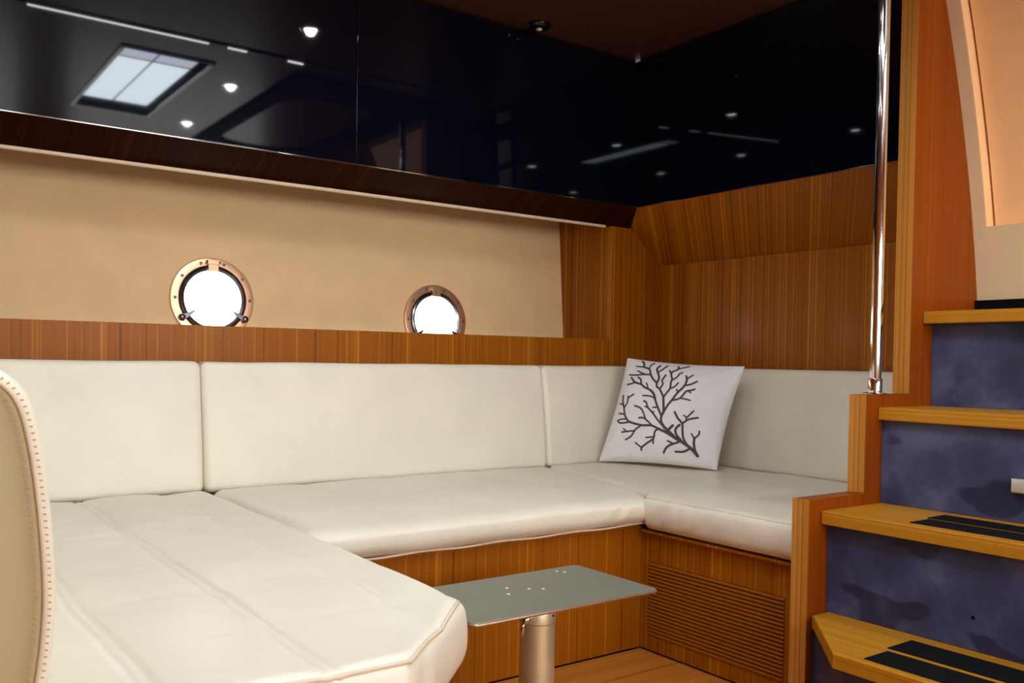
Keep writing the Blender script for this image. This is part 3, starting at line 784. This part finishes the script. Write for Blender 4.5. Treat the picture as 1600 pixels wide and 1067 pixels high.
# ------------------------------------------------------------------ ceiling fittings
hr = empty('roof_hatch', ((hx0 + hx1) / 2, (hy0 + hy1) / 2, ZC), 'rectangular roof hatch seen mirrored in the black cabinet', 'hatch')
link('frame', boxes(((hx0 - .015, hy0 - .015, ZC - .006), (hx1 + .015, hy0, ZC + .05)), ((hx0 - .015, hy1, ZC - .006), (hx1 + .015, hy1 + .015, ZC + .05)),
                    ((hx0 - .015, hy0, ZC - .006), (hx0, hy1, ZC + .05)), ((hx1, hy0, ZC - .006), (hx1 + .015, hy1, ZC + .05))), 'black', hr)
xm, ym = 0.96, 1.175
for (a, b, c, d, mt) in ((hx0, xm - .003, hy0, ym - .003, 'hatch_blind'), (xm + .003, hx1, hy0, ym - .003, 'hatch_blind'), (hx0, xm - .003, ym + .003, hy1, 'hatch_sky'), (xm + .003, hx1, ym + .003, hy1, 'hatch_sky')):
    link('pane', boxes(((a, c, ZC + 0.045), (b, d, ZC + 0.050))), mt, hr)
link('bar', boxes(((xm - .003, hy0, ZC + .040), (xm + .003, hy1, ZC + .052)), ((hx0, ym - .003, ZC + .040), (hx1, ym + .003, ZC + .052))), 'brushed', hr)

def downlight(x, y, label, wt=1.0):
    t = empty('downlight', (x, y, ZC), label, 'downlight', 'ceiling downlights')
    link('bezel', lathe([(0.026, ZC - 0.0035), (0.030, ZC - 0.005), (0.037, ZC - 0.003), (0.038, ZC)], 28, (x, y, 0)), 'chrome', t, smooth=True)
    link('lens', lathe([(0.0001, ZC - 0.0045), (0.022, ZC - 0.0045), (0.022, ZC - 0.0036), (0.0001, ZC - 0.0036)], 24, (x, y, 0)), 'lens', t)
    ld = bpy.data.lights.new('downlight_lamp', 'SPOT'); ld.energy = SPOT_W * wt; ld.spot_size = math.radians(160); ld.spot_blend = 0.6; ld.shadow_soft_size = 0.018
    ld.color = (1.0, 0.975, 0.93)
    lo = bpy.data.objects.new('lamp', ld); COL.objects.link(lo); lo.parent = t; lo.location = (0, 0, -0.006)
for x, y, lab in ((1.265, 2.015, 'ceiling downlight over the middle seat, nearest the black cabinets'), (1.265, 1.20, 'ceiling downlight beside the roof hatch, over the table'),
                  (1.30, 0.47, 'ceiling downlight beside the near end of the roof hatch'), (0.30, 2.05, 'ceiling downlight over the back of the left seat wing'),
                  (0.30, 1.27, 'ceiling downlight over the middle of the left seat wing'), (0.28, 0.57, 'ceiling downlight over the near end of the left seat wing')):
    downlight(x, y, lab)
downlight(1.28, -0.35, 'ceiling downlight behind the viewer on the stair side', 0.4); downlight(0.28, -0.35, 'ceiling downlight behind the viewer on the wing side', 0.4)
downlight(1.95, 0.08, 'ceiling downlight beyond the near side of the stairs', 3.2)  # extra lamp added out of view to brighten the peach shade

# joint and bright trim across the ceiling, wooden surround near the stairs
struct('trim_5', boxes(((-1.0, 1.672, ZC - 0.004), (2.1, 1.684, ZC))), 'gap', 'dark joint across the ceiling')
struct('trim_6', boxes(((0.45, 1.657, ZC - 0.006), (1.03, 1.664, ZC - 0.0005)), ((1.10, 1.655, ZC - 0.006), (1.17, 1.664, ZC - 0.0005)), ((1.33, 1.652, ZC - 0.006), (1.39, 1.660, ZC - 0.0005))), 'led', 'thin light strip beside the ceiling joint')
def surround():
    o_, i_ = [], []
    def rr(x0, x1, y0, y1, r):
        out = []
        for (cx, cy, a0) in ((x1 - r, y1 - r, 0), (x0 + r, y1 - r, 90), (x0 + r, y0 + r, 180), (x1 - r, y0 + r, 270)):
            for k in range(7): a = math.radians(a0 + 15 * k); out.append((cx + r * math.cos(a), cy + r * math.sin(a)))
        return out
    A, B = rr(1.42, 2.14, 0.1, 1.53, 0.02), rr(1.50, 1.96, 0.2, 1.27, 0.18)
    bm = bmesh.new(); n = len(A)
    L0 = [bm.verts.new((x, y, ZC - 0.0005)) for x, y in A]; L1 = [bm.verts.new((x, y, ZC - 0.012)) for x, y in A]
    K1 = [bm.verts.new((x, y, ZC - 0.012)) for x, y in B]; K0 = [bm.verts.new((x, y, ZC - 0.0005)) for x, y in B]
    for R0, R1 in ((L0, L1), (L1, K1), (K1, K0), (K0, L0)):
        for k in range(n): bm.faces.new((R0[k], R0[(k + 1) % n], R1[(k + 1) % n], R1[k]))
    return bm
struct('trim_7', surround(), 'wood_dark', 'wooden surround on the ceiling beside the stairs')

cf = empty('ceiling_fitting', (1.853, 2.425, ZC), 'small black fitting on the ceiling by the cabinet top', 'fitting')
link('housing', lathe([(0.040, ZC), (0.040, ZC - 0.006), (0.032, ZC - 0.013), (0.014, ZC - 0.015)], 28, (1.853, 2.425, 0)), 'black', cf, smooth=True)
link('cap', lathe([(0.012, ZC - 0.0145), (0.010, ZC - 0.019), (0.0001, ZC - 0.020)], 20, (1.853, 2.425, 0)), 'brushed', cf, smooth=True)
